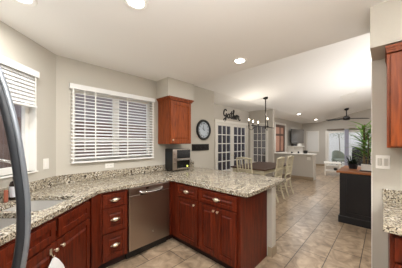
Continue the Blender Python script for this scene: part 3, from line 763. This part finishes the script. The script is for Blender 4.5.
# ------------------------------------------------------------------ dining
TX0, TX1, TY0, TY1 = 4.28, 5.95, 2.03, 3.0
dt = thing('dining_table', 'dining table with dark walnut top and cream legs under the chandelier', 'table', ((TX0+TX1)/2, (TY0+TY1)/2, 0))
hx, hy = (TX1-TX0)/2, (TY1-TY0)/2
obj('tabletop', bx(B(), -hx, hx, -hy, hy, .73, .765, .006), 'tabletop', dt)
bm = B(); bx(bm, -hx+.07, hx-.07, -hy+.07, -hy+.09, .63, .73); bx(bm, -hx+.07, hx-.07, hy-.09, hy-.07, .63, .73); bx(bm, -hx+.07, -hx+.09, -hy+.09, hy-.09, .63, .73); bx(bm, hx-.09, hx-.07, -hy+.09, hy-.09, .63, .73)
obj('apron', bm, 'cream', dt)
for sx in (-1, 1):
    for sy in (-1, 1):
        lathe(bm := B(), [(.022, 0), (.03, .03), (.026, .09), (.036, .16), (.030, .45), (.038, .50), (.032, .53), (.042, .55), (.042, .63)], (sx*(hx-.085), sy*(hy-.085), 0), 16)
        bx(bm, sx*(hx-.085)-.045, sx*(hx-.085)+.045, sy*(hy-.085)-.045, sy*(hy-.085)+.045, .56, .73, .004)
        obj('leg', bm, 'cream', dt, True)
def chair(label, loc, rz):
    """local: seat faces +x; back at x=0"""
    c = thing('dining_chair', label, 'chair', loc, rz, None)
    obj('seat', bx(B(), .0, .38, -.20, .20, .44, .475, .012), 'bluecush', c)
    obj('seat_frame', bx(B(), .01, .37, -.19, .19, .385, .44, .004), 'cream', c)
    for sy in (-1, 1):
        obj('leg', tube(B(), [(.345, sy*.17, 0), (.34, sy*.17, .39)], [.016, .024], 8), 'cream', c)
        obj('leg', tube(B(), curve_pts([(-.07, sy*.185, 0), (.01, sy*.185, .25), (.015, sy*.185, .45), (-.02, sy*.19, .75), (-.06, sy*.195, 1.03)], 4), .0195, 8), 'cream', c, True)
    bm = B(); tube(bm, [(-.055, -.20, 1.02), (-.075, 0, 1.045), (-.055, .20, 1.02)], .030, 8, .6)
    obj('top_rail', bm, 'cream', c)
    bm = B(); tube(bm, [(-.02, -.19, .76), (-.03, .19, .76)], .014, 8); tube(bm, [(.005, -.19, .56), (.0, .19, .56)], .016, 8); obj('cross_rail', bm, 'cream', c)
    for y in (-.115, -.04, .04, .115): obj('back_slat', tube(B(), [(.005, y, .56), (-.03, y, .78), (-.065, y, 1.02)], [.013, .014, .013], 8, .6), 'cream', c)
    bm = B(); cyl(bm, (.34, -.17, .18), (-.04, -.185, .18), .010, n=8); cyl(bm, (.34, .17, .18), (-.04, .185, .18), .010, n=8); cyl(bm, (.18, -.18, .18), (.18, .18, .18), .010, n=8)
    obj('stretcher', bm, 'cream', c)
    return c
G = None
ch = chair('cream slat back dining chair at the near left end of the table', (4.07, 2.43, 0), 0)
def cchair(label, loc, rz):
    c = copy_tree(ch); c.location = loc; c.rotation_euler = (0, 0, rz); c['label'] = label; return c
cchair('cream dining chair on the near side of the table, closer to the peninsula', (4.69, 1.87, 0), PI/2)
cchair('cream dining chair on the near side of the table, closer to the living room', (5.36, 1.87, 0), PI/2)
# chandelier
cy, cx = 2.43, 5.18
cl = thing('chandelier', 'dark bar chandelier with lit candle bulbs hanging over the dining table', 'chandelier', (cx, cy, 0))
zc = vz(cy); zb = 1.84
obj('canopy', lathe(B(), [(.0001, zc+.01), (.065, zc+.01), (.065, zc-.03), (.05, zc-.045), (.0001, zc-.045)], n=20), 'iron', cl, True)
obj('rod', cyl(B(), (0, 0, zc-.04), (0, 0, zb), .013, n=12), 'iron', cl)
bm = B(); bx(bm, -.78, .56, -.012, .012, zb-.012, zb+.012, .003); cyl(bm, (0, 0, zb-.05), (0, 0, zb+.03), .022)
obj('bar', bm, 'iron', cl)
for i, (x, y, dz) in enumerate(((-.72, 0, 0), (-.58, .20, .07), (-.44, 0, 0), (0.02, -.05, .13))):
    bm = B(); tube(bm, curve_pts([(x if y == 0 else x, 0, zb), (x, y*.6, zb-.10), (x, y, zb-.05), (x, y, zb+.0+dz*.3)], 4), .007, 8)
    arm = obj('arm', bm, 'iron', cl, True)
    obj('candle', lathe(B(), [(.0001, zb-.01+dz*.3), (.03, zb-.01+dz*.3), (.03, zb), (.014, zb+.005), (.014, zb+.075+dz), (.0001, zb+.075+dz)], (x, y, 0), 14), 'iron', arm, True)
    obj('bulb', lathe(B(), [(.0001, zb+.075+dz), (.009, zb+.078+dz), (.015, zb+.095+dz), (.011, zb+.115+dz), (.0001, zb+.14+dz)], (x, y, 0), 14), 'bulb', arm, True)
    l = bpy.data.lights.new('lamp', 'POINT'); l.energy = 3.4; l.color = (1, .92, .8); l.shadow_soft_size = .03
    lo = bpy.data.objects.new('lamp', l); COL.objects.link(lo); lo.parent = cl; lo.location = (x, y, zb+.22+dz)

# ------------------------------------------------------------------ living room
hc = thing('half_wall_counter', 'white topped half wall counter beyond the dining chairs', 'counter', (7.87, 0, 0))
obj('wall_body', bx(B(), .0, .14, 1.88, YN-.001, 0, .93), 'wall2', hc)
obj('counter_top', bx(B(), -.03, .40, 1.85, YN-.001, .93, .97, .005), 'trim', hc)
obj('base_trim', bx(B(), -.012, 0, 1.868, YN-.001, 0, .12), 'base', hc)
obj('end_panel', bx(B(), .14, .37, 1.88, 1.90, 0, .93), 'wall2', hc)
plate('white outlet on the end of the half wall counter', 'outlet', (7.87, 2.02, .80), RP, .12, .11, 'outlet', 'wall_outlet')
# things on the counter
bm = lathe(B(), [(.0001, 0), (.05, 0), (.075, .04), (.08, .09), (.06, .12), (.0001, .12)]); o = obj('bowl', bm, 'black', None, True); o.location = (8.12, 2.20, .9705); tag(o, 'round black pot at the right end of the half wall counter', 'pot')
for i, (x, y, r_, h, m_, lb) in enumerate(((8.02, 2.42, .03, .08, 'charcoal', 'small dark jar on the half wall counter beside the black pot'), (8.0, 2.66, .03, .06, 'charcoal', 'small dark cup on the half wall counter further left'))):
    o = obj('jar', lathe(B(), [(.0001, 0), (r_, 0), (r_*1.1, h*.5), (r_*.8, h), (.0001, h)]), m_, None, True); o.location = (x, y, .9705); tag(o, lb, 'jar')
# fireplace mantel and television
mt = thing('fireplace_mantel', 'white mantel cabinet under the television', 'mantel', (11.45, YN, 0))
obj('body', bx(B(), -.75, .75, -.32, -.001, 0, 1.14, .005), 'trim', mt)
obj('shelf', bx(B(), -.82, .82, -.40, -.001, 1.14, 1.19, .006), 'trim', mt)
obj('firebox', bx(B(), -.4, .4, -.33, -.315, .1, .75), 'black', mt)
o = obj('soundbar', bx(B(), -.28, .28, -.06, .06, 0, .13, .01), 'black'); o.location = (11.05, YN-.22, 1.1905); tag(o, 'black speaker box on the mantel under the television', 'speaker')
o = obj('storage_box', bx(B(), -.26, .26, -.07, .07, 0, .12, .01), 'white'); o.location = (11.85, YN-.22, 1.1905); tag(o, 'white box on the mantel right of the black speaker', 'box')
tv = thing('television', 'flat television mounted on the wall above the white mantel', 'television', (11.5, 3.51, 1.74), math.atan2(3.40-3.63, 12.26-10.79))
obj('housing', bx(B(), -.72, .72, -.01, .03, -.385, .385, .006), 'black', tv)
obj('screen', bx(B(), -.705, .705, -.013, -.009, -.37, .37), 'tv', tv)
obj('mount_arm', bx(B(), -.1, .1, .03, .22, -.1, .1), 'black', tv)
# ceiling fan
FX, FY = 11.0, 1.26; zf = vz(FY)
cf = thing('ceiling_fan', 'black three blade ceiling fan hanging from the vaulted ceiling', 'ceiling fan', (FX, FY, 0))
obj('canopy', lathe(B(), [(.0001, zf+.03), (.09, zf+.03), (.09, zf-.05), (.05, zf-.09), (.0001, zf-.09)], n=20), 'black', cf, True)
obj('downrod', cyl(B(), (0, 0, zf-.08), (0, 0, zf-.36), .02, n=12), 'black', cf)
obj('motor', lathe(B(), [(.0001, zf-.34), (.06, zf-.35), (.13, zf-.40), (.15, zf-.47), (.12, zf-.53), (.0001, zf-.55)], n=24), 'black', cf, True)
for a in (66, 186, 306):
    s = bmesh.new(); bmesh.ops.create_cube(s, size=1)
    for v in s.verts: v.co = Vector((.50+v.co.x*.8, v.co.y*(.13 if v.co.x < 0 else .19), v.co.z*.018))
    bm = B(); merge(bm, s, Matrix.Translation((0, 0, zf-.46)) @ Matrix.Rotation(math.radians(a), 4, 'Z') @ Matrix.Rotation(math.radians(16), 4, 'X'))
    obj('blade', bm, 'black', cf)
# island
il = thing('kitchen_island', 'navy black island cabinet with a warm wood top', 'island', (4.17, 0, 0))
obj('body', bx(B(), .0, .93, -1.25, .565, .10, .875), 'navy', il)
bm = B(); bx(bm, -.012, 0, -1.25, .475, .79, .875); bx(bm, -.012, 0, -1.25, .475, .12, .19); bx(bm, -.012, .0, -.40, -.31, .19, .79); bx(bm, -.012, .0, -1.25, -1.17, .19, .79); bx(bm, -.012, 0, .475, .575, .12, .875, .002)
obj('panel_trim', bm, 'navy', il)
obj('plinth', bx(B(), -.025, .955, -1.27, .595, 0, .12, .006), 'navy', il)
obj('wood_top', bx(B(), -.045, .985, -1.3, .62, .875, .91, .006), 'butcher', il)
# planter on the island
pt = thing('potted_plant', 'leafy green cane plant in a white rectangular pot on the island', 'plant', (4.42, .06, .9105))
bm = B(); bx(bm, -.09, .09, -.24, .235, .012, .125, .012); obj('pot', bm, 'ceramic', pt)
obj('saucer', bx(B(), -.10, .10, -.26, .255, 0, .014, .005), 'black', pt)
obj('soil', bx(B(), -.08, .08, -.23, .225, .120, .128), 'soil', pt)
def leaf_mesh(bm, p, az, el, L_, W_, droop):
    t = bmesh.new(); n = 7; rows = []
    for i in range(n):
        f = i/(n-1); wd = W_*math.sin(PI*min(.98, .12+.86*f))**.8*(1-.2*f)
        x = L_*f*math.cos(el); z = L_*f*math.sin(el)-droop*f*f
        rows.append([t.verts.new((x, -wd/2, z+.01*wd)), t.verts.new((x, 0, z-.12*wd)), t.verts.new((x, wd/2, z+.01*wd))])
    for a, b in zip(rows, rows[1:]):
        t.faces.new((a[0], a[1], b[1], b[0])); t.faces.new((a[1], a[2], b[2], b[1]))
    r = bmesh.ops.solidify(t, geom=t.faces[:], thickness=.0012)
    merge(bm, t, Matrix.Translation(p) @ Matrix.Rotation(az, 4, 'Z'))
canes = [((-.02, .15), .66), ((.03, .19), .82), ((-.03, .02), .70), ((.02, .21), .80), ((-.04, .09), .48)]
bmL, bmS = B(), B()
for (x, y), h in canes:
    tube(bmS, curve_pts([(x, y, .12), (x+random.uniform(-.02, .02), y+random.uniform(-.02, .02), .12+h*.5), (x, y, h)], 4), .009, 8)
    for i in range(int(h*34)):
        z = .2+(h-.2)*(i/(h*34))**.8
        leaf_mesh(bmL, Vector((x, y, z)), random.uniform(0, 2*PI), random.uniform(.15, .95), random.uniform(.24, .38), random.uniform(.036, .054), random.uniform(.02, .12))
obj('cane', bmS, 'stem', pt, True); obj('leaves', bmL, 'leaf', pt)
# low plant left of it
p2 = thing('potted_plant', 'low dark leafy plant in a small pot left of the white planter', 'plant', (4.62, .43, .9105))
obj('pot', lathe(B(), [(.0001, 0), (.06, 0), (.08, .10), (.072, .10), (.068, .09), (.0001, .09)], n=20), 'charcoal', p2, True)
obj('soil', lathe(B(), [(.0001, .088), (.066, .088), (.066, .092), (.0001, .092)], n=20), 'soil', p2)
bm = B()
for i in range(60): leaf_mesh(bm, Vector((random.uniform(-.05, .05), random.uniform(-.05, .05), .09)), random.uniform(0, 2*PI), random.uniform(.5, 1.4), random.uniform(.10, .22), random.uniform(.016, .028), random.uniform(0, .06))
obj('leaves', bm, 'leaf_d', p2)

# white side table near the sliding door
ct_ = thing('side_table', 'small white side table standing in front of the sliding door', 'table', (9.85, 1.62, 0), .2)
obj('tabletop', bx(B(), -.35, .35, -.30, .30, .50, .54, .01), 'white', ct_)
for x in (-.3, .3):
    for y in (-.25, .25): obj('leg', cyl(B(), (x*1.05, y*1.05, 0), (x, y, .50), .018, .022, 10), 'white', ct_)
obj('lower_shelf', bx(B(), -.30, .30, -.25, .25, .18, .20, .005), 'white', ct_)
bm = B(); sph(bm, (0, 0, .06), .075, (1.2, 1, .8)); o = obj('basket', bm, 'black', None, True); o.location = (9.85, 1.5, .2005); tag(o, 'dark round basket on the lower shelf of the white side table', 'basket')

# patio furniture
def patio_chair(label, loc, rz):
    c = thing('patio_armchair', label, 'chair', loc, rz)
    obj('seat', bx(B(), -.30, .30, -.28, .30, .32, .44, .03), 'wicker', c)
    t = bmesh.new(); n = 12; rows = []
    for i in range(n+1):
        a = PI*i/n; rows.append([(.38*math.cos(a), .30*math.sin(a)+.02), (.33*math.cos(a), .25*math.sin(a)+.02)])
    bm = B()
    for i in range(n):
        top = [.60+.35*math.sin(PI*(j)/n)**.8 for j in (i, i+1)]
        vs = [t.verts.new((*rows[j][k], z)) for j, z in ((i, top[0]), (i+1, top[1])) for k in (0, 1)]
        vl = [t.verts.new((*rows[j][k], .25)) for j in (i, i+1) for k in (0, 1)]
        t.faces.new((vs[0], vs[1], vs[3], vs[2])); t.faces.new((vl[0], vl[2], vl[3], vl[1])); t.faces.new((vs[0], vs[2], vl[2], vl[0])); t.faces.new((vs[1], vl[1], vl[3], vs[3]))
        if i == 0: t.faces.new((vs[0], vl[0], vl[1], vs[1]))
        if i == n-1: t.faces.new((vs[2], vs[3], vl[3], vl[2]))
    bmesh.ops.remove_doubles(t, verts=t.verts[:], dist=1e-4); bmesh.ops.recalc_face_normals(t, faces=t.faces[:]); merge(bm, t)
    obj('backrest', bm, 'wicker', c)
    for x in (-.27, .27):
        for y in (-.22, .25): obj('leg', cyl(B(), (x, y, 0), (x, y, .33), .02, n=10), 'iron', c)
    return c
patio_chair('grey green wicker armchair outside beyond the sliding door', (14.3, 2.0, -.0595), -.9)
gr = thing('patio_grill', 'dark covered grill outside beyond the right glass of the sliding door', 'grill', (14.6, .95, -.0595), RP)
obj('cabinet', bx(B(), -.45, .45, -.25, .25, .1, .85, .02), 'navy', gr)
bm = B(); t = bmesh.new(); bmesh.ops.create_cone(t, cap_ends=True, segments=24, radius1=.26, radius2=.26, depth=.86); merge(bm, t, Matrix.Translation((0, 0, .88)) @ Matrix.Rotation(PI/2, 4, 'Y'))
obj('lid', bm, 'navy', gr, True)
for x in (-.4, .4): obj('wheel', cyl(B(), (x-.02, 0, .1), (x+.02, 0, .1), .1, n=20), 'black', gr)
# tree / hanging greenery outside
tr = thing('patio_tree', 'pale leafy tree branches outside the left glass of the sliding door', 'tree', (15.6, 2.15, -.0595))
obj('trunk', tube(B(), curve_pts([(0, 0, 0), (.05, 0, 1.0), (0, .05, 2.0)], 4), [.02]*9, 8), 'stem', tr)
bm = B()
for i in range(260):
    leaf_mesh(bm, Vector((random.gauss(0, .25), random.gauss(0, .42), 2.05+random.gauss(0, .15))), random.uniform(0, 2*PI), random.uniform(-.5, 1), random.uniform(.10, .18), .04, .03)
obj('leaves', bm, 'leaf_p', tr)
